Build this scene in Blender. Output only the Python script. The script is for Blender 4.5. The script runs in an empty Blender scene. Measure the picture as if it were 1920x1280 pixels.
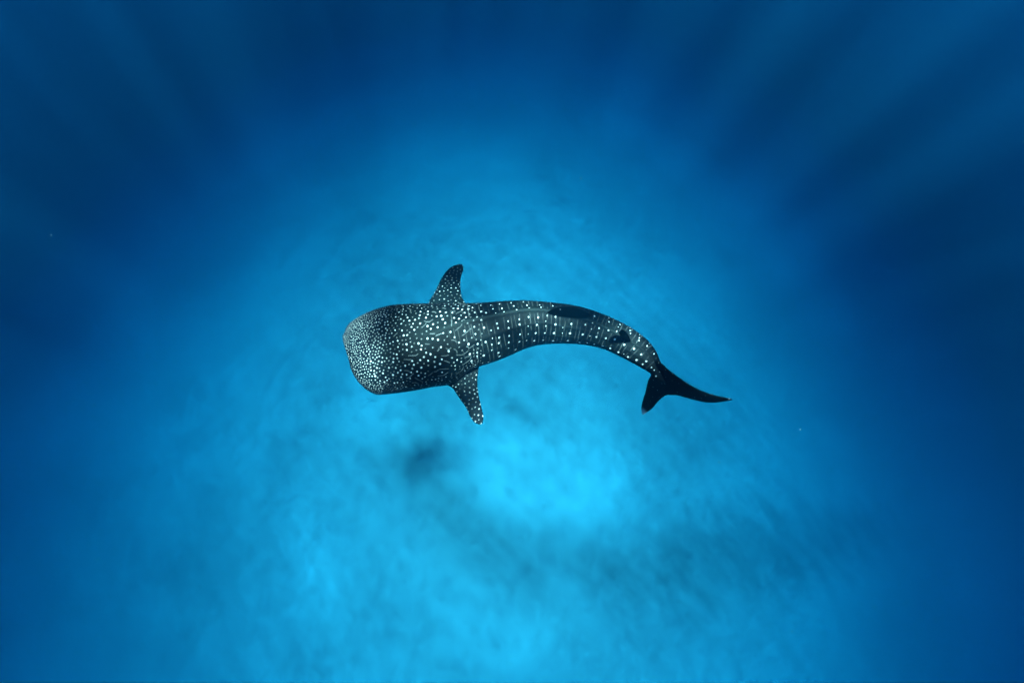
import bpy, bmesh, math, random
import numpy as np
from mathutils import Vector, Matrix, noise, kdtree
from mathutils.bvhtree import BVHTree
R = math.radians
random.seed(7); rng = np.random.default_rng(7)
sc = bpy.context.scene
col = sc.collection

# ---------------------------------------------------------------- camera
CAM_Z = -1.0                 # water surface is z = 0
TILT = 24.0                  # degrees forward of straight down
FPX = 800.0                  # focal length in pixels of a 1920 px wide picture
cam_d = bpy.data.cameras.new('camera'); cam = bpy.data.objects.new('camera', cam_d); col.objects.link(cam)
cam_d.sensor_width = 36.0; cam_d.lens = 36.0 * FPX / 1920.0
cam_d.clip_start = 0.05; cam_d.clip_end = 3000
cam.location = (0, 0, CAM_Z); cam.rotation_euler = (R(TILT), 0, 0)
sc.camera = cam
CO = np.array([0, 0, CAM_Z]); ct, st = math.cos(R(TILT)), math.sin(R(TILT))
RM = np.array([[1, 0, 0], [0, ct, -st], [0, st, ct]])
def ray(px, py):
    d = RM @ np.array([(px - 960) / FPX, -(py - 640) / FPX, -1.0]); return d / np.linalg.norm(d)
def on_plane(px, py, p0, n):
    d = ray(px, py); return CO + d * (np.dot(p0 - CO, n) / np.dot(d, n))
def project(P):
    q = (np.asarray(P) - CO) @ RM
    return np.stack([960 + FPX * q[..., 0] / -q[..., 2], 640 - FPX * q[..., 1] / -q[..., 2]], -1)

# ---------------------------------------------------------------- world, sun, exposure
sd = Vector(ray(790, 930))   # the way the refracted sunlight travels
w = bpy.data.worlds.new('World'); sc.world = w; w.use_nodes = True
nt = w.node_tree; nt.nodes.clear()
sky = nt.nodes.new('ShaderNodeTexSky'); sky.sky_type = 'NISHITA'; sky.sun_disc = False
sky.sun_elevation = math.asin(-sd.z); sky.sun_rotation = math.atan2(-sd.x, -sd.y)
bg = nt.nodes.new('ShaderNodeBackground'); bg.inputs['Strength'].default_value = 0.05
wo = nt.nodes.new('ShaderNodeOutputWorld')
nt.links.new(sky.outputs[0], bg.inputs[0]); nt.links.new(bg.outputs[0], wo.inputs[0])
sun_d = bpy.data.lights.new('sun', 'SUN'); sun_d.energy = 5.0; sun_d.angle = R(5.6); sun_d.color = (1.0, 0.96, 0.9)
sun = bpy.data.objects.new('sun', sun_d); col.objects.link(sun)
sun.rotation_euler = sd.to_track_quat('-Z', 'Y').to_euler(); sun.location = (0, 0, 30)
sc.view_settings.view_transform = 'Standard'; sc.view_settings.look = 'None'
sc.view_settings.exposure = 5.3; sc.view_settings.gamma = 1; sc.view_settings.use_curve_mapping = False
sc.render.engine = 'CYCLES'
cy = sc.cycles
cy.volume_bounces = 0; cy.max_bounces = 4; cy.diffuse_bounces = 1; cy.transparent_max_bounces = 8
cy.use_denoising = True; cy.caustics_reflective = False; cy.caustics_refractive = False

# ---------------------------------------------------------------- helpers
def link(name, me, mat=None, parent=None, label=None, cat=None, kind=None, group=None):
    o = bpy.data.objects.new(name, me); col.objects.link(o)
    if mat: me.materials.append(mat)
    if parent: o.parent = parent
    for k, v in (('label', label), ('category', cat), ('kind', kind), ('group', group)):
        if v: o[k] = v
    return o
class N:
    def __init__(s, name):
        s.m = bpy.data.materials.new(name); s.m.use_nodes = True; s.t = s.m.node_tree; s.t.nodes.clear()
        s.out = s.t.nodes.new('ShaderNodeOutputMaterial')
    def n(s, typ, ins=None, **kw):
        x = s.t.nodes.new(typ)
        for k, v in kw.items(): setattr(x, k, v)
        for k, v in (ins or {}).items():
            if isinstance(v, bpy.types.NodeSocket): s.t.links.new(v, x.inputs[k])
            else: x.inputs[k].default_value = v
        return x
    def math(s, op, a, b=0.0, c=0.0, clamp=False):
        return s.n('ShaderNodeMath', {0: a, 1: b, 2: c}, operation=op, use_clamp=clamp).outputs[0]
    def rng(s, v, a, b, c, d, smooth=True):
        return s.n('ShaderNodeMapRange', {0: v, 1: a, 2: b, 3: c, 4: d},
                   interpolation_type='SMOOTHSTEP' if smooth else 'LINEAR').outputs[0]
    def mix(s, f, a, b):
        x = s.n('ShaderNodeMix', data_type='RGBA')
        for k, v in ((0, f), (6, a), (7, b)):
            if isinstance(v, bpy.types.NodeSocket): s.t.links.new(v, x.inputs[k])
            else: x.inputs[k].default_value = v
        return x.outputs[2]
def grid_mesh(name, X, Y, Z):
    n, m = X.shape
    V = np.stack([X, Y, Z], -1).reshape(-1, 3).astype(np.float32)
    i = np.arange((n - 1) * (m - 1)); r, c = i // (m - 1), i % (m - 1)
    a = r * m + c
    F = np.stack([a, a + 1, a + m + 1, a + m], -1).astype(np.int32)
    return np_mesh(name, V, F)
def np_mesh(name, V, F):
    me = bpy.data.meshes.new(name)
    me.vertices.add(len(V)); me.vertices.foreach_set('co', np.ascontiguousarray(V, np.float32).ravel())
    k = F.shape[1]
    me.loops.add(F.size); me.loops.foreach_set('vertex_index', np.ascontiguousarray(F, np.int32).ravel())
    me.polygons.add(len(F)); me.polygons.foreach_set('loop_start', np.arange(0, F.size, k, dtype=np.int32))
    me.polygons.foreach_set('use_smooth', np.ones(len(F), bool))
    me.update(calc_edges=True); me.validate(); return me
def smooth(x, a, b):
    t = np.clip((x - a) / (b - a), 0, 1); return t * t * (3 - 2 * t)

# ---------------------------------------------------------------- seabed
SEA = 19.0                   # metres from the camera down to the sand right below it
RIP = R(-43)                 # heading of the sand ripple crests seen from above
g = np.linspace(-1, 1, 561); gw = np.sign(g) * (np.abs(g) * 34 + (np.abs(g) ** 4) * 320)
GX, GY = np.meshgrid(gw + 1.0, gw + 6.0, indexing='xy')
def value_noise(x, y, seed, n=256):
    t = np.random.default_rng(seed).random((n, n))
    xi, yi = np.floor(x).astype(int), np.floor(y).astype(int); fx, fy = x - xi, y - yi
    fx, fy = fx * fx * (3 - 2 * fx), fy * fy * (3 - 2 * fy)
    q = lambda a, b: t[a % n, b % n]
    return (q(xi, yi) * (1 - fx) + q(xi + 1, yi) * fx) * (1 - fy) + (q(xi, yi + 1) * (1 - fx) + q(xi + 1, yi + 1) * fx) * fy
def seabed_z(x, y):
    dx, dy = x + 1.0, y - 4.5
    dx = np.where(dx > 0, dx / .62, dx / .72)
    r = np.sqrt(dx ** 2 + (dy / 1.0) ** 2)
    z = CAM_Z - SEA - 0.34 * (np.sqrt(r * r + 121) - 11)
    z = np.maximum(z, CAM_Z - SEA - 75)
    u = x * math.cos(RIP) + y * math.sin(RIP); v = -x * math.sin(RIP) + y * math.cos(RIP)
    wob = 1.3 * value_noise(u * .12, v * .12, 3) + .5 * value_noise(u * .35, v * .5, 4)
    z = z + 0.05 * np.sin((v + wob) * 2 * math.pi / 1.15) * (0.4 + value_noise(u * .2, v * .4, 5)) * (1 - smooth(np.sqrt(x * x + y * y), 11, 20))
    z = z + .15 * (value_noise(x * .09 + 9, y * .09, 6) - .5)
    return z
sea_me = grid_mesh('seabed', GX, GY, seabed_z(GX, GY))
m = N('pale_sand')
geo = m.n('ShaderNodeNewGeometry')
mp = m.n('ShaderNodeMapping', {'Vector': geo.outputs['Position'], 'Rotation': (0, 0, RIP), 'Scale': (6.5, 1.0, 1)})
mp.vector_type = 'TEXTURE'
n1 = m.n('ShaderNodeTexNoise', {'Vector': mp.outputs[0], 'Scale': 1.0, 'Detail': 3.0, 'Roughness': .55, 'Distortion': .3})
n2 = m.n('ShaderNodeTexNoise', {'Vector': geo.outputs['Position'], 'Scale': .09, 'Detail': 2.0, 'Roughness': .5})
n3 = m.n('ShaderNodeTexNoise', {'Vector': geo.outputs['Position'], 'Scale': 9.0, 'Detail': 4.0})
def blob(px, py, rx, ry, ang, s):       # an ellipse of sunlit or shadowed bottom put into the sand colour
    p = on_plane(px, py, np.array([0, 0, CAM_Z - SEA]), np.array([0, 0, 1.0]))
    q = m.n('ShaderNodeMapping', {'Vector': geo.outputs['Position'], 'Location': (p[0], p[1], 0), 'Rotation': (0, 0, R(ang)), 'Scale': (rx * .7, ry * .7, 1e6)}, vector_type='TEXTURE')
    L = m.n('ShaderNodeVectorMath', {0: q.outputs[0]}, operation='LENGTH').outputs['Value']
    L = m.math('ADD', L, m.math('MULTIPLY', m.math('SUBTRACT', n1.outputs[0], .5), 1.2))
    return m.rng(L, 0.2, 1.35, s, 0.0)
tot = m.math('MULTIPLY', m.math('SUBTRACT', n1.outputs[0], .5), .21)
tot = m.math('ADD', tot, m.math('MULTIPLY', m.math('SUBTRACT', n2.outputs[0], .5), .35))
tot = m.math('ADD', tot, m.math('MULTIPLY', m.math('SUBTRACT', n3.outputs[0], .5), .05))
rad = m.n('ShaderNodeVectorMath', {0: m.n('ShaderNodeMapping', {'Vector': geo.outputs['Position'], 'Scale': (1, 1, 0)}).outputs[0]}, operation='LENGTH').outputs['Value']
tot = m.math('MULTIPLY', tot, m.rng(rad, 12, 26, 1.0, .08))
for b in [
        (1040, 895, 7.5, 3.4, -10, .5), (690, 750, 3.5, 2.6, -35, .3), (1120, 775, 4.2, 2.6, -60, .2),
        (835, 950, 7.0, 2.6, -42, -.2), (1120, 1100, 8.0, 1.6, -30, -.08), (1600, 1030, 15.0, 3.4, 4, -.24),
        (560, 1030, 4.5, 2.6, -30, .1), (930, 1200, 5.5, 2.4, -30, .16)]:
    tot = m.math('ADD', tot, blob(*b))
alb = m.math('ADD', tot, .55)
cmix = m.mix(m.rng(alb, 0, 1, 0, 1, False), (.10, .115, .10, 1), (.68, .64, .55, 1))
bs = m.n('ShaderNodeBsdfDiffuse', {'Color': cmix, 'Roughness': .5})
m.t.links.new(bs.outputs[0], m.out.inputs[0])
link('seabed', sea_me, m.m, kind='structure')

# ---------------------------------------------------------------- water surface
gs = np.linspace(-1, 1, 201) ; gs = np.sign(gs) * (np.abs(gs) * 40 + np.abs(gs) ** 4 * 360)
SX, SY = np.meshgrid(gs, gs, indexing='xy')
SZ = .25 * (value_noise(SX * .22, SY * .22, 11) - .5) + .1 * (value_noise(SX * .8, SY * .8, 12) - .5)
surf = grid_mesh('water_surface', SX, SY, SZ)
m = N('water_surface_shaft_mask')
geo = m.n('ShaderNodeNewGeometry')
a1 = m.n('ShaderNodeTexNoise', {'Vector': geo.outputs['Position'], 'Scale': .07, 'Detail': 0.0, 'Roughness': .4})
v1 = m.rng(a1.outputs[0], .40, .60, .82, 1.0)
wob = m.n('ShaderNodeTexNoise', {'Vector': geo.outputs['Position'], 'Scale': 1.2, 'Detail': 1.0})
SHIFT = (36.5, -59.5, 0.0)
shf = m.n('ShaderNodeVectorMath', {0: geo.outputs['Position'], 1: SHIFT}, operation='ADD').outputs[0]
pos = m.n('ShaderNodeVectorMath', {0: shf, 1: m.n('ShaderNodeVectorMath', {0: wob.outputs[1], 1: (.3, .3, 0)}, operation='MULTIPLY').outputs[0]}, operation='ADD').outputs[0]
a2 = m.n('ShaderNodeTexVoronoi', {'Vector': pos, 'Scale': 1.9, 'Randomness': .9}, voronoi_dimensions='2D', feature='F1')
vv = m.math('MULTIPLY', v1, m.rng(a2.outputs['Distance'], .04, .415, 1.0, .02))  # clear and dark cells added to the surface tint to break the sun into shafts
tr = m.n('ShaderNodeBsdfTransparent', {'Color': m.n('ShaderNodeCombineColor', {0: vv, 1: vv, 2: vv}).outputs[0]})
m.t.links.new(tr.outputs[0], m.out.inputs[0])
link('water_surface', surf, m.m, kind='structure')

# ---------------------------------------------------------------- haze: the body of the water
sig_s = np.array([.0001, .0033, .0076]); sig_a = np.array([.146, .058, .0365])
dens = .2
colr = sig_s / dens; ab = (1 - sig_a / (dens * (1 - colr))).clip(0, 1) ** 2
m = N('clear_blue_water')
pv = m.n('ShaderNodeVolumePrincipled', {'Color': (*colr, 1), 'Density': dens, 'Anisotropy': .4, 'Absorption Color': (*ab, 1)})
m.t.links.new(pv.outputs[0], m.out.inputs['Volume'])
bm = bmesh.new(); bmesh.ops.create_cube(bm, size=1)
zb, zt = CAM_Z - SEA - 80, CAM_Z + .6
for v in bm.verts: v.co = Vector((v.co.x * 740, v.co.y * 740, (zt if v.co.z > 0 else zb)))
me = bpy.data.meshes.new('haze'); bm.to_mesh(me); bm.free()
link('haze', me, m.m, kind='stuff')

# ---------------------------------------------------------------- whale shark
D0 = 4.3
QS = D0 / 5.5                # body size against the drawing the small lengths below refer to
P0 = CO + ray(960, 640) * D0
ZC = P0[2]; UP = np.array([0, 0, 1.0])
MPP = D0 / FPX               # metres per pixel at the shark
#   top silhouette, bottom silhouette, half height, squareness, roll
ST = [((655, 656), (662, 700), 14, 2.2, 0), ((648, 640), (676, 722), 25, 2.4, 0), ((650, 618), (700, 739), 35, 2.5, 0),
      ((661, 602), (719, 740), 43, 2.6, 0),
      ((673, 594), (732, 739), 47, 2.6, -4), ((700, 581), (762, 735), 53, 2.6, -6), ((726, 573), (790, 730), 57, 2.5, -7),
      ((753, 569.6), (815, 725), 59, 2.4, -8), ((779, 568.5), (833, 723), 60, 2.3, -7), ((803, 568.5), (848, 719), 61, 2.2, -5),
      ((838, 568.5), (869, 703), 62, 2.1, -2), ((874, 568.5), (897, 688), 61, 2.0, 0), ((902, 568), (928, 678), 60, 2.0, 1),
      ((939, 565), (958, 666), 58, 2.0, 2), ((970, 563.5), (986, 654), 55, 2.0, 2), ((1014, 565), (1018, 646), 51, 2, 1),
      ((1052, 569), (1046, 644.4), 46, 2, -3), ((1094, 577), (1080, 645), 41, 2, -6), ((1125, 587), (1104, 648), 37, 2, -9),
      ((1156, 600), (1130, 654), 33, 2, -14), ((1187.5, 617), (1156, 665), 28, 2, -16), ((1216, 640), (1180, 677), 22, 2, -10),
      ((1231, 660), (1203, 690), 16, 2, -4), ((1239, 679), (1218, 699), 11, 2, 0), ((1249, 694), (1229, 711), 7, 2, 0), ((1258, 714), (1247, 719), 3, 2, 0)]
cen = np.array([on_plane((t[0] + b[0]) / 2, (t[1] + b[1]) / 2, P0, UP) for t, b, *_ in ST])
half = np.array([math.dist(t, b) / 2 * MPP for t, b, *_ in ST]); hb = np.array([s[2] * MPP for s in ST])
ne = np.array([s[3] for s in ST]); roll = np.array([R(s[4]) for s in ST])
PH = np.linspace(0, 2 * math.pi, 120, endpoint=False)
def frames(cen):
    t = np.gradient(cen, axis=0); t /= np.linalg.norm(t, axis=1)[:, None]
    return t
def sect(c, side, up, a, b, n, ph):
    cs, sn = np.cos(ph), np.sin(ph)
    x = np.sign(cs) * np.abs(cs) ** (2 / n) * a; y = np.sign(sn) * np.abs(sn) ** (2 / n) * b
    return c + x[..., None] * side + y[..., None] * up
def side_up(t, rl):
    s = np.cross(t, UP); s /= np.linalg.norm(s); u = np.cross(s, t)
    return s * math.cos(rl) + u * math.sin(rl), u * math.cos(rl) - s * math.sin(rl)
# tangents chosen so that the section spans the measured pair of outline points
for it in range(12):
    for i, (t, b, *_r) in enumerate(ST):
        T3, B3 = on_plane(*t, cen[i], UP), on_plane(*b, cen[i], UP)
        sdv = (B3 - T3); sdv /= np.linalg.norm(sdv)
        tg = np.cross(UP, sdv)
        s, u = side_up(tg, roll[i])
        P = project(sect(cen[i], s, u, half[i], hb[i], ne[i], PH))
        dv = np.array(b, float) - np.array(t, float); L = np.linalg.norm(dv); dv /= L
        q = (P - np.array(t)) @ dv; lo, hi = q.min(), q.max()
        half[i] *= np.clip((1 + (L / (hi - lo) - 1) * .8), .7, 1.4); half[i] = max(half[i], .03)
        off = ((L - hi) + (0 - lo)) / 2
        cen[i] += sdv * off * MPP
        perp = np.array([-dv[1], dv[0]])
keyT = []
for i, (t, b, *_r) in enumerate(ST):
    T3, B3 = on_plane(*t, cen[i], UP), on_plane(*b, cen[i], UP)
    sdv = (B3 - T3); sdv /= np.linalg.norm(sdv); keyT.append(sdv)
keyT = np.array(keyT)
RIDGE = True
tip = cen[0] + (cen[0] - cen[1]) * .35
# dense stations (Catmull-Rom through the keys)
arr = np.concatenate([cen, half[:, None], hb[:, None], ne[:, None], roll[:, None], keyT], 1)
u_key = np.concatenate([[0], np.cumsum(np.linalg.norm(np.diff(cen, axis=0), axis=1))])
def crom(arr, uk, uq):
    d = np.gradient(arr, uk, axis=0)
    k = np.clip(np.searchsorted(uk, uq, 'right') - 1, 0, len(uk) - 2)
    h = (uk[k + 1] - uk[k])[:, None]; s = ((uq - uk[k])[:, None]) / h
    return ((2 * s**3 - 3 * s**2 + 1) * arr[k] + (s**3 - 2 * s**2 + s) * h * d[k] + (-2 * s**3 + 3 * s**2) * arr[k + 1] + (s**3 - s**2) * h * d[k + 1])
NS = 260
uq = np.linspace(0, u_key[-1], NS); AR = crom(arr, u_key, uq)
SC, SA, SB, SN, SR, SD = AR[:, :3], AR[:, 3], AR[:, 4], AR[:, 5], AR[:, 6], AR[:, 7:10]
SD = SD / np.linalg.norm(SD, axis=1)[:, None]
NP = len(PH); body = np.zeros((NS, NP, 3)); FS = np.zeros((NS, 3)); FU = np.zeros((NS, 3))
for i in range(NS):
    tg = np.cross(UP, SD[i]); s, u = side_up(tg, SR[i]); FS[i], FU[i] = s, u
    # long ridges down the back and along each flank
    a, b = SA[i], SB[i]
    P = sect(np.zeros(3), s, u, a, b, SN[i], PH)
    k = smooth(uq[i] / QS, 1.0, 2.0) * (1 - smooth(uq[i] / QS, 4.3, 5.0))
    rid = .07 * np.exp(-((PH - math.pi / 2) / .10) ** 2)
    for c in (math.pi / 2 - .62, math.pi / 2 + .62, math.pi / 2 - 1.15, math.pi / 2 + 1.15): rid = rid + .022 * np.exp(-((PH - c) / .07) ** 2)
    body[i] = SC[i] + P * (1 + k * rid)[:, None]
def loft(rings, tip0=None, tip1=None):
    rings = np.asarray(rings); n, k, _ = rings.shape
    V = list(rings.reshape(-1, 3)); F = []
    for i in range(n - 1):
        for j in range(k):
            a, b = i * k + j, i * k + (j + 1) % k
            F.append((a, b, b + k, a + k))
    c0 = rings[0].mean(0) if tip0 is None else tip0; c1 = rings[-1].mean(0) if tip1 is None else tip1
    V += [c0, c1]; p, q = len(V) - 2, len(V) - 1
    for j in range(k):
        F.append((p, (j + 1) % k, j)); F.append((q, (n - 1) * k + j, (n - 1) * k + (j + 1) % k))
    return V, F
allV, allF = [], []
def add(VF):
    b = len(allV); allV.extend(VF[0]); allF.extend([tuple(x + b for x in f) for f in VF[1]])
add(loft(body, tip))
def resample(pts, n):
    pts = np.array(pts, float); l = np.concatenate([[0], np.cumsum(np.linalg.norm(np.diff(pts, axis=0), axis=1))])
    d = np.gradient(pts, l, axis=0) if len(pts) > 2 else None
    q = np.linspace(0, l[-1], n)
    if d is None: return np.stack([np.interp(q, l, pts[:, i]) for i in range(2)], -1)
    return crom(pts, l, q)
FINS = []
def fin(LE, TE, p0, nrm, th0, th1, curl=0.0, n=48, name=''):
    """A lofted fin: LE and TE are its outline from root to tip, laid on the fin's own plane, th its thickness at root and tip."""
    nrm = nrm / np.linalg.norm(nrm)
    le, te = resample(LE, n), resample(TE, n)
    k = 20; an = np.linspace(0, 2 * math.pi, k, endpoint=False); rings = []
    root = None
    for i in range(n):
        L = on_plane(*le[i], p0, nrm); T = on_plane(*te[i], p0, nrm)
        s = i / (n - 1); th = (th0 * (1 - s) + th1 * s) * QS
        c = (1 - np.cos(an)) / 2                        # 0 at leading edge, 1 at trailing
        prof = (np.sqrt(np.clip(c, 0, 1)) * (1 - c) ** .8 * 1.9 + .12 * (c * (1 - c)) ** .25)
        sg = np.where(an < math.pi, 1, -1)
        bend = nrm * curl * s * s
        rings.append(L + (T - L) * c[:, None] + nrm * (sg * prof * th)[:, None] + bend)
    add(loft(rings))
    FINS.append((name, p0, nrm))
def station(px):            # index of the station whose centre projects nearest to column px
    return int(np.argmin(np.abs(project(SC)[:, 0] - px)))
RP = project(SC + FU * SB[:, None])
print('RIDGE', [(int(RP[np.argmin(abs(RP[:,0]-x))][0]), int(RP[np.argmin(abs(RP[:,0]-x))][1])) for x in (700,769,811,855,920,949,1024,1060,1100,1165,1184,1225)])
# pectoral fins: rooted low on the flanks, sloping down and back
i0 = station(850); u0, s0 = FU[i0], FS[i0]
tg0 = np.cross(UP, SD[i0])
d_r = -s0 if np.dot(s0, SD[i0]) > 0 else s0             # towards the top of the picture
for sgn, LE, TE in (
        (1, [(800, 600), (803, 569), (816.7, 544), (827, 522.5), (836, 509), (845, 501), (853, 497.2), (861, 495.6)],
            [(880, 600), (874, 570), (867, 557), (864, 541), (864.5, 522.5), (867.5, 511), (869.5, 503), (867.5, 496.6)]),
        (-1, [(815, 690), (829, 718), (845, 725.5), (862, 748), (874, 765.5), (883, 784), (889, 791.5), (896, 795.3)],
             [(893, 665), (898.5, 685), (896.5, 704.5), (896, 725.6), (899.6, 747), (904, 766), (907, 784), (904.5, 794.5)])):
    out = d_r * sgn
    pd = out * math.cos(R(18)) - UP * math.sin(R(18))
    p0 = SC[i0] + out * SA[i0] * .7 - u0 * SB[i0] * .42
    fin(LE, TE, p0, np.cross(tg0, pd), .045, .014, curl=.0, name='pectoral')
# dorsal fins: upright blades on the ridge
ir = station(1060); axr = SC[station(1100)] - SC[station(1020)]
fin([(1018, 590), (1040, 577), (1060, 572.8), (1080, 574.5), (1094, 580.5), (1106, 588.5)],
    [(1082, 609), (1089, 606), (1096, 603), (1100, 599), (1103, 595), (1106, 590.5)], SC[ir] + FU[ir] * SB[ir] + FS[ir] * .010, np.cross(axr, FU[ir]), .03, .010, name='dorsal')
ir = station(1165); axr = SC[ir + 8] - SC[ir - 8]
fin([(1160, 622), (1164, 618.5), (1170, 619), (1176.5, 625), (1181, 634), (1185, 648)],
    [(1172, 636), (1174, 636), (1177, 637), (1179.5, 640), (1182, 644), (1184, 649)], SC[ir] + FU[ir] * SB[ir] * .9, np.cross(axr, FU[ir]), .02, .009, name='dorsal')
# caudal fin: tall upper lobe and a shorter lower lobe in one plane
i1 = station(1225)
tg = SC[i1 + 6] - SC[i1 - 6]; tg /= np.linalg.norm(tg)
uv = FU[i1] * math.cos(R(28)) + d_r * math.sin(R(28))
cn = np.cross(tg, uv)
pc = SC[station(1240)]
fin([(1222, 672), (1240, 680.5), (1252.5, 691.5), (1273, 707), (1296, 722), (1319.7, 733.5), (1343, 741), (1362, 745), (1373, 748)],
    [(1222, 712), (1240, 741), (1254, 741), (1268, 741.5), (1288, 746.5), (1312, 752.5), (1331, 755.3), (1352, 754), (1374, 749.5)], pc, cn, .03, .010, name='caudal')
fin([(1212, 694), (1220, 700), (1215, 712.5), (1209, 737), (1203.5, 755), (1202, 767), (1204.5, 777)],
    [(1250, 700), (1262, 722), (1256, 738), (1245, 744), (1235, 752.5), (1223, 766.5), (1206.5, 777.5)], pc, cn, .025, .010, name='caudal')

raw = bpy.data.meshes.new('raw'); raw.from_pydata([tuple(v) for v in allV], [], allF); raw.update()
bm = bmesh.new(); bm.from_mesh(raw); bmesh.ops.recalc_face_normals(bm, faces=bm.faces); bm.to_mesh(raw); bm.free()
tmp = bpy.data.objects.new('tmp', raw); col.objects.link(tmp)
rmod = tmp.modifiers.new('r', 'REMESH'); rmod.mode = 'VOXEL'; rmod.voxel_size = .0056 * QS
smod = tmp.modifiers.new('s', 'SMOOTH'); smod.iterations = 9; smod.factor = .5
dg = bpy.context.evaluated_depsgraph_get(); dg.update()
bme = bpy.data.meshes.new_from_object(tmp.evaluated_get(dg)); bpy.data.objects.remove(tmp)
bme.name = 'body'
nv = len(bme.vertices); V = np.empty(nv * 3, np.float32); bme.vertices.foreach_get('co', V); V = V.reshape(-1, 3).astype(float)
NRM = np.empty(nv * 3, np.float32); bme.vertices.foreach_get('normal', NRM); NRM = NRM.reshape(-1, 3)
bme.polygons.foreach_set('use_smooth', np.ones(len(bme.polygons), bool))
print('shark verts', nv)
# --- where every vertex lies on the animal
near = np.empty(nv, int)
for c in range(0, nv, 20000):
    d = ((V[c:c + 20000, None, :2] - SC[None, ::2, :2]) ** 2).sum(-1); near[c:c + 20000] = d.argmin(1) * 2
rel = V - SC[near]
lat = (rel * FS[near]).sum(1); ver = (rel * FU[near]).sum(1)
ax = uq[near]
rad = np.sqrt((lat / SA[near]) ** 2 + (ver / SB[near]) ** 2)
on_fin = smooth(rad, 1.12, 1.3) * (near > 8)
cpx = project(V)[:, 0]
lip = (1 - smooth(uq[near] / QS, .0, .35)) * smooth(-ver, .02 * QS, .07 * QS)
kd = kdtree.KDTree(nv)
for i in range(nv): kd.insert(V[i], i)
kd.balance()
bvh = BVHTree.FromPolygons([tuple(v) for v in V], [tuple(p.vertices) for p in bme.polygons])
spot = np.zeros(nv)
def paint(co, r, val, nrm=None, elong=None, k=1.0):
    """Add one pale mark of radius r (metres), brightness val, optionally stretched along a direction."""
    for (p, i, d) in kd.find_range(co, r * (elong[1] if elong is not None else 1) * 1.6):
        if elong is not None:
            dv = p - co; a = dv.dot(elong[0]); dd = math.sqrt(max(dv.length_squared - a * a, 0) + (a / elong[1]) ** 2)
        else: dd = d
        t = min(max((dd / r - .55) / .75, 0), 1); f = val * (1 - t * t * (3 - 2 * t))
        if f > spot[i]: spot[i] = f
def cast(px, py):
    d = ray(px, py); h = bvh.ray_cast(Vector(CO), Vector(d)); return h[0], h[1]
Z2 = [(25,872,10),(50,933,9),(115,824,10),(220,836,10),(250,910,9),(327,950,11),(146,980,10),(193,1008,8),(258,1032,9),(122,1046,9),(43,1040,9),(100,615,9),(115,700,9),(252,597,10),(240,555,9),(120,553,8),(45,556,8),(57,522,6),(292,669,9),(382,618,8),(364,566,8),(462,533,9),(423,498,7),(289,499,7),(500,611,9),(588,563,8),(611,608,8),(700,567,10),(770,528,8),(797,569,7),(860,522,9),(880,556,8),(564,515,8),(648,492,7),(748,492,7),(835,479,8),(398,664,8),(216,711,8),(345,758,9),(272,770,7),(485,748,10),(583,706,8),(680,715,11),(810,674,9),(820,720,9),(385,811,8),(430,864,8),(525,880,11),(595,779,8),(696,857,10),(617,878,9),(752,742,7),(765,822,7),(832,814,10),(828,869,10),(758,884,7),(922,651,8),(925,718,9),(932,797,8),(928,863,9),(538,980,11),(555,1048,12),(677,994,13),(612,965,7),(612,1002,7),(722,1060,9),(593,1088,8),(825,966,11),(836,1002,11),(758,940,6),(950,467,7),(977,498,8),(1007,535,7),(1074,457,6),(1110,491,8),(1132,517,8),(1033,632,8),(1036,683,10),(1040,783,10),(1033,857,11),(995,933,10),(925,920,7),(1126,609,7),(1122,700,6),(1122,779,6),(1106,843,7),(1222,613,9),(1209,688,10),(1197,770,10),(1182,846,11),(1151,910,8),(1311,594,6),(1298,650,5),(1298,698,7),(1288,769,7),(1271,841,9),(1395,607,9),(1395,683,10),(1380,769,12),(1371,847,13),(1236,488,6),(1250,512,7),(1344,466,7),(1368,497,7),(1450,470,6),(1443,534,7),(1468,714,5),(1464,770,6),(1443,856,6),(1553,679,9),(1540,772,12),(1517,845,12)]
Z3 = [(456,431,10),(440,543,13),(411,630,13),(348,541,7),(355,475,6),(624,438,11),(593,557,13),(554,652,13),(647,657,10),(710,418,7),(698,491,7),(679,574,7),(790,480,11),(757,585,12),(731,674,13),(775,536,5),(901,507,10),(870,601,9),(829,694,13),(1000,518,9),(978,615,13),(921,724,13),(1092,679,11),(1021,769,13),(1086,790,6),(1209,727,12),(1134,827,13),(1295,795,10),(1237,862,12),(1355,877,11),(1313,914,10),(1418,951,9),(1451,983,8),(1472,1055,10),(1516,1005,5),(734,336,11),(660,260,7),(768,287,6),(907,357,8),(908,404,8),(1040,437,9),(1028,393,6),(1020,467,6),(1160,475,6),(1161,506,8),(1166,542,7),(1277,560,7),(1272,597,8),(1269,630,8),(1389,664,7),(1366,693,9),(1447,789,9),(1472,770,5),(1520,868,8),(203,175,7),(235,214,8),(331,181,7),(1436,1187,6),(1490,1224,6),(1440,1105,5),(1588,1070,4),(1665,1110,4),(1748,1143,4),(1585,980,4)]
Z1 = [(535,622,9),(538,662,8),(503,524,7),(515,559,8),(590,520,7),(466,693,8),(441,747,8),(322,467,7),(389,510,6),(455,522,7),(581,477,6),(542,433,7),(505,411,6),(512,375,6),(495,444,6),(441,455,5),(473,597,7),(475,642,6),(440,604,6),(415,576,6),(393,622,5),(283,741,8),(326,714,6),(361,748,8),(395,720,6),(460,788,7),(411,787,7),(440,838,9),(369,826,8),(314,846,9),(284,806,7),(326,788,7),(575,739,8),(526,773,8),(568,820,7),(498,853,7),(512,890,6),(562,863,6),(450,895,7),(471,932,6),(532,922,7),(593,910,6),(389,855,6),(413,865,5),(379,888,7),(349,880,6),(427,427,5),(320,421,6),(261,490,6),(207,610,6),(270,657,6)]
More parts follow.
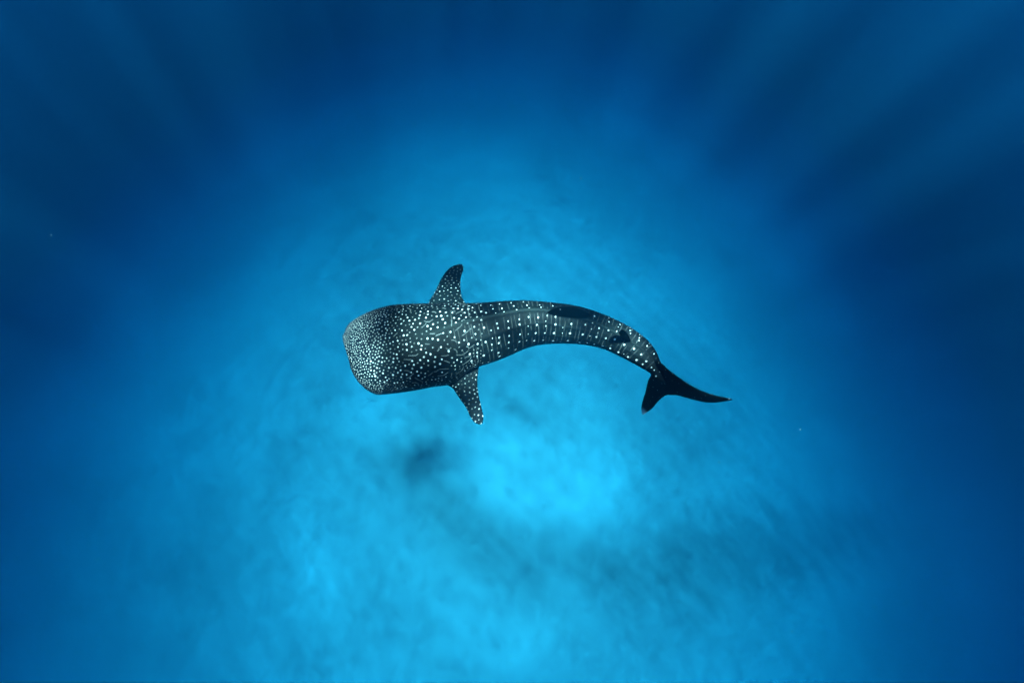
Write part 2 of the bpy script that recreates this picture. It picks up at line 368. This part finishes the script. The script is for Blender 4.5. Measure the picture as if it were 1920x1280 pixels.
traced = [(780 + x / 5.333, 480 + y / 5.333, r / 5.333) for x, y, r in Z2] + [(1000 + x / 6.4, 540 + y / 6.4, r / 6.4) for x, y, r in Z3] + [(620 + x / 3.763, 480 + y / 3.763, r * .8 / 3.763) for x, y, r in Z1]
placed = []                  # (point, radius) kept apart by the fill below
SPOT_K = .85
for px, py, r in traced:
    h, n = cast(px, py)
    if h is None: continue
    rr = r * MPP * SPOT_K
    pi_ = kd.find(h)[1]
    side = Vector(FS[near[pi_]])
    el = (side - n * side.dot(n)).normalized()
    paint(h, rr * .92, 1.0 if r > 1.15 else .75, elong=(el, 1.25))
    placed.append((h, rr))
# --- fill: small dots crowded on the snout, sparser back to the gills, dots on the fins
hash_ = {}
HC = .11 * QS
def key(p): return (int(math.floor(p[0] / HC)), int(math.floor(p[1] / HC)), int(math.floor(p[2] / HC)))
def put(p, r): hash_.setdefault(key(p), []).append((Vector(p), r))
def clear(p, r):
    k = key(p)
    for a in (-1, 0, 1):
        for b in (-1, 0, 1):
            for c in (-1, 0, 1):
                for q, s in hash_.get((k[0] + a, k[1] + b, k[2] + c), ()):
                    if (q - Vector(p)).length < max(r, s): return False
    return True
for p, r in placed: put(p, r * 1.9)
def stroke(co, dr, n, step, r, val, turn):
    p = Vector(co); d = Vector(dr)
    for k in range(n):
        q = kd.find(p); p = Vector(q[0]); nn = Vector(NRM[q[1]])
        d = (d - nn * d.dot(nn)); 
        if d.length < 1e-4: return
        if k > 2 and not clear(p, .016 * QS): return
        d.normalize(); trail.append(Vector(p)); paint(p, r, val * (.75 + .5 * rng.random()))
        d = (Matrix.Rotation(turn + rng.normal() * .12, 3, nn) @ d); p = p + d * step
trail = []; done = 0
for i in rng.permutation(nv)[:12000]:
    x = cpx[i]
    if on_fin[i] > .3 or V[i][2] < ZC - .2 * QS or not (715 < x < 880): continue
    if not clear(V[i], .03 * QS) or done > 95: continue
    done += 1
    ang = rng.normal() * .5
    dr = Vector(SC[min(near[i] + 2, NS - 1)] - SC[max(near[i] - 2, 0)]).normalized()
    dr = dr * math.cos(ang) + Vector(FS[near[i]]) * math.sin(ang)
    stroke(V[i], dr, int(6 + rng.random() * 18), .007 * QS, .0060 * QS, .09 + .08 * rng.random(), rng.normal() * .05)
    for q in trail: put(q, .02 * QS)
    trail = []
idx = rng.permutation(nv)[:160000]
for i in idx:
    a, f = ax[i], on_fin[i]
    x, y = cpx[i], 0
    if f < .4:
        if x > 905 or V[i][2] < ZC - .35 * QS or lip[i] > .3: continue
        val0 = 0
        t = smooth(np.array(x + 10 * math.sin(lat[i] * 6)), 650, 850)
        side_k = abs(lat[i]) / SA[near[i]]
        gap = (.023 + .031 * t) * (1 - .35 * smooth(np.array(side_k), .6, 1.0)) * (.9 + .25 * rng.random())
        r = gap * (.28 - .07 * t); val = min(1, .3 + .6 * rng.random() + .18 * side_k * (1.2 if lat[i] > 0 else .6))
        if t > .3 and rng.random() < .62: val = .12 + .2 * rng.random(); r *= .8
    elif 795 < x < 912:
        if NRM[i][2] < .72: continue
        gap = .042 + .022 * rng.random(); r = .0062 + .0042 * rng.random(); val = .2 + .5 * rng.random()
        if rng.random() < .4: val *= .5
    elif x > 1195:
        gap = .09; r = .007; val = .14 + .2 * rng.random()
    else: continue
    gap *= QS; r *= QS
    if not clear(V[i], gap): continue
    put(V[i], gap); paint(Vector(V[i]), r, val)
# --- faint wandering lines on the head and bars across the trunk
bars = np.arange(848, 1222, 8.3)
upper = np.where((ver > -.2 * SB[near]) & (on_fin < .3))[0]
pb = cpx[upper]
sp_x = project(SC)[:, 0]
for j, bx in enumerate(bars):
    s_i = int(np.argmin(np.abs(sp_x - (bx + rng.normal() * .8))))
    L = .085 if j % 2 else .05
    ph = rng.random() * 6
    for phi in np.arange(-.35, math.pi + .35, .012):
        a = SC[s_i] + FS[s_i] * SA[s_i] * math.cos(phi) + FU[s_i] * SB[s_i] * math.sin(phi)
        a = a + (SC[min(s_i + 3, NS - 1)] - SC[max(s_i - 3, 0)]) * .06 * math.sin(phi * 3.1 + ph)
        on = noise.noise(Vector((j * 3.7, phi * 2.6, 0)))
        if on < -.22 or abs(phi - math.pi / 2) < .1: continue
        paint(Vector(a), .0058 * QS, L * min(1, .55 + on * 1.5))
bme.attributes.new('marks', 'FLOAT', 'POINT').data.foreach_set('value', spot.astype(np.float32))
# belly and lips, as the animal is coloured
belly = smooth(-ver / SB[near], .25, .75) * (1 - on_fin) * smooth(-NRM[:, 2], -.1, .35)
_ = (V - SC[0]) @ (-(np.cross(UP, SD[0])) * 1.0)
pale = np.maximum(belly, lip * .8)
tipc = V - on_plane(1206, 775, pc, cn)
pale_tip = (1 - smooth(np.linalg.norm(tipc, axis=1) / QS, .02, .17))
bme.attributes.new('belly', 'FLOAT', 'POINT').data.foreach_set('value', pale.astype(np.float32))
bme.attributes.new('pale_tip', 'FLOAT', 'POINT').data.foreach_set('value', pale_tip.astype(np.float32))
ridge = np.exp(-((np.abs(lat) / (.022 * QS))) ** 2) * (ver > 0) * smooth(uq[near] / QS, .8, 1.6) * (1 - smooth(uq[near] / QS, 3.0, 4.0)) * (1 - on_fin)
bme.attributes.new('ridge', 'FLOAT', 'POINT').data.foreach_set('value', ridge.astype(np.float32))
fd = smooth(rad, 1.3, 1.6) * smooth(cpx, 985, 1010) * (1 - smooth(cpx, 1192, 1200))
bme.attributes.new('fin_dark', 'FLOAT', 'POINT').data.foreach_set('value', fd.astype(np.float32))
m = N('spotted_skin')
geo = m.n('ShaderNodeNewGeometry')
at = lambda n: m.n('ShaderNodeAttribute', attribute_name=n).outputs['Fac']
nn = m.n('ShaderNodeTexNoise', {'Vector': geo.outputs['Position'], 'Scale': 4.2, 'Detail': 5.0, 'Roughness': .6})
nf = m.n('ShaderNodeTexNoise', {'Vector': geo.outputs['Position'], 'Scale': 48.0, 'Detail': 3.0, 'Roughness': .6})
base = m.mix(m.rng(nn.outputs[0], .35, .7, 0, 1), (.0013, .0028, .0036, 1), (.0024, .0052, .0054, 1))
base = m.mix(m.math('MULTIPLY', m.rng(nf.outputs[0], .45, .75, 0, 1), .35), base, (.0034, .0056, .0054, 1))
base = m.mix(m.math('MULTIPLY', at('fin_dark'), .75), base, (.0012, .0022, .003, 1))
base = m.mix(m.math('MULTIPLY', at('ridge'), .2), base, (.03, .045, .042, 1))
base = m.mix(m.math('MULTIPLY', at('belly'), .8), base, (.42, .42, .40, 1))
base = m.mix(m.math('MULTIPLY', at('pale_tip'), .8), base, (.45, .47, .45, 1))
colo = m.mix(at('marks'), base, (.47, .48, .45, 1))
bp = m.n('ShaderNodeBsdfPrincipled', {'Base Color': colo, 'Roughness': .62, 'Specular IOR Level': .05})
bmp = m.n('ShaderNodeBump', {'Height': nf.outputs[0], 'Strength': .25, 'Distance': .01})
m.t.links.new(bmp.outputs[0], bp.inputs['Normal']); m.t.links.new(bp.outputs[0], m.out.inputs[0])
root = bpy.data.objects.new('whale_shark', None); col.objects.link(root); root.location = P0; root.empty_display_size = .5
root['label'] = 'dark whale shark covered in white spots gliding above the pale sandy seabed'; root['category'] = 'whale shark'
ob = link('body', bme, m.m)
ob.parent = root; ob.matrix_parent_inverse = Matrix.Translation(-P0)
# eyes low on the sides of the head, just behind the mouth corners
me_eye = bpy.data.meshes.new('eye'); bm = bmesh.new(); bmesh.ops.create_uvsphere(bm, u_segments=16, v_segments=10, radius=.028 * QS); bm.to_mesh(me_eye); bm.free()
for p in me_eye.polygons: p.use_smooth = True
m = N('dark_eye'); bp = m.n('ShaderNodeBsdfPrincipled', {'Base Color': (.01, .01, .012, 1), 'Roughness': .2})
m.t.links.new(bp.outputs[0], m.out.inputs[0]); me_eye.materials.append(m.m)
k = int(NS * .055)
for s in (-1, 1):
    h = bvh.ray_cast(Vector(SC[k] + FS[k] * s * 2 - FU[k] * SB[k] * .7), Vector(-FS[k] * s))[0]
    e = bpy.data.objects.new('eye', me_eye); col.objects.link(e); e.parent = root
    e.location = h - Vector(P0) if h else Vector(SC[k] - P0)

# ---------------------------------------------------------------- drifting specks
bm = bmesh.new()
for _ in range(90):
    px, py, d = rng.random() * 1920, rng.random() * 1280, 2.2 + 9 * rng.random() ** .8
    p = CO + ray(px, py) * d
    r = d * (.00014 + .00025 * rng.random() ** 3)
    bmesh.ops.create_icosphere(bm, subdivisions=1, radius=r, matrix=Matrix.Translation(Vector(p)) @ Matrix.Diagonal((1, .6 + rng.random(), .7, 1)))
me = bpy.data.meshes.new('marine_snow'); bm.to_mesh(me); bm.free()
m = N('pale_speck'); bs = m.n('ShaderNodeBsdfDiffuse', {'Color': (.6, .6, .55, 1)}); m.t.links.new(bs.outputs[0], m.out.inputs[0])
link('marine_snow', me, m.m, kind='stuff', label='pale specks drifting in the open water', cat='marine snow')
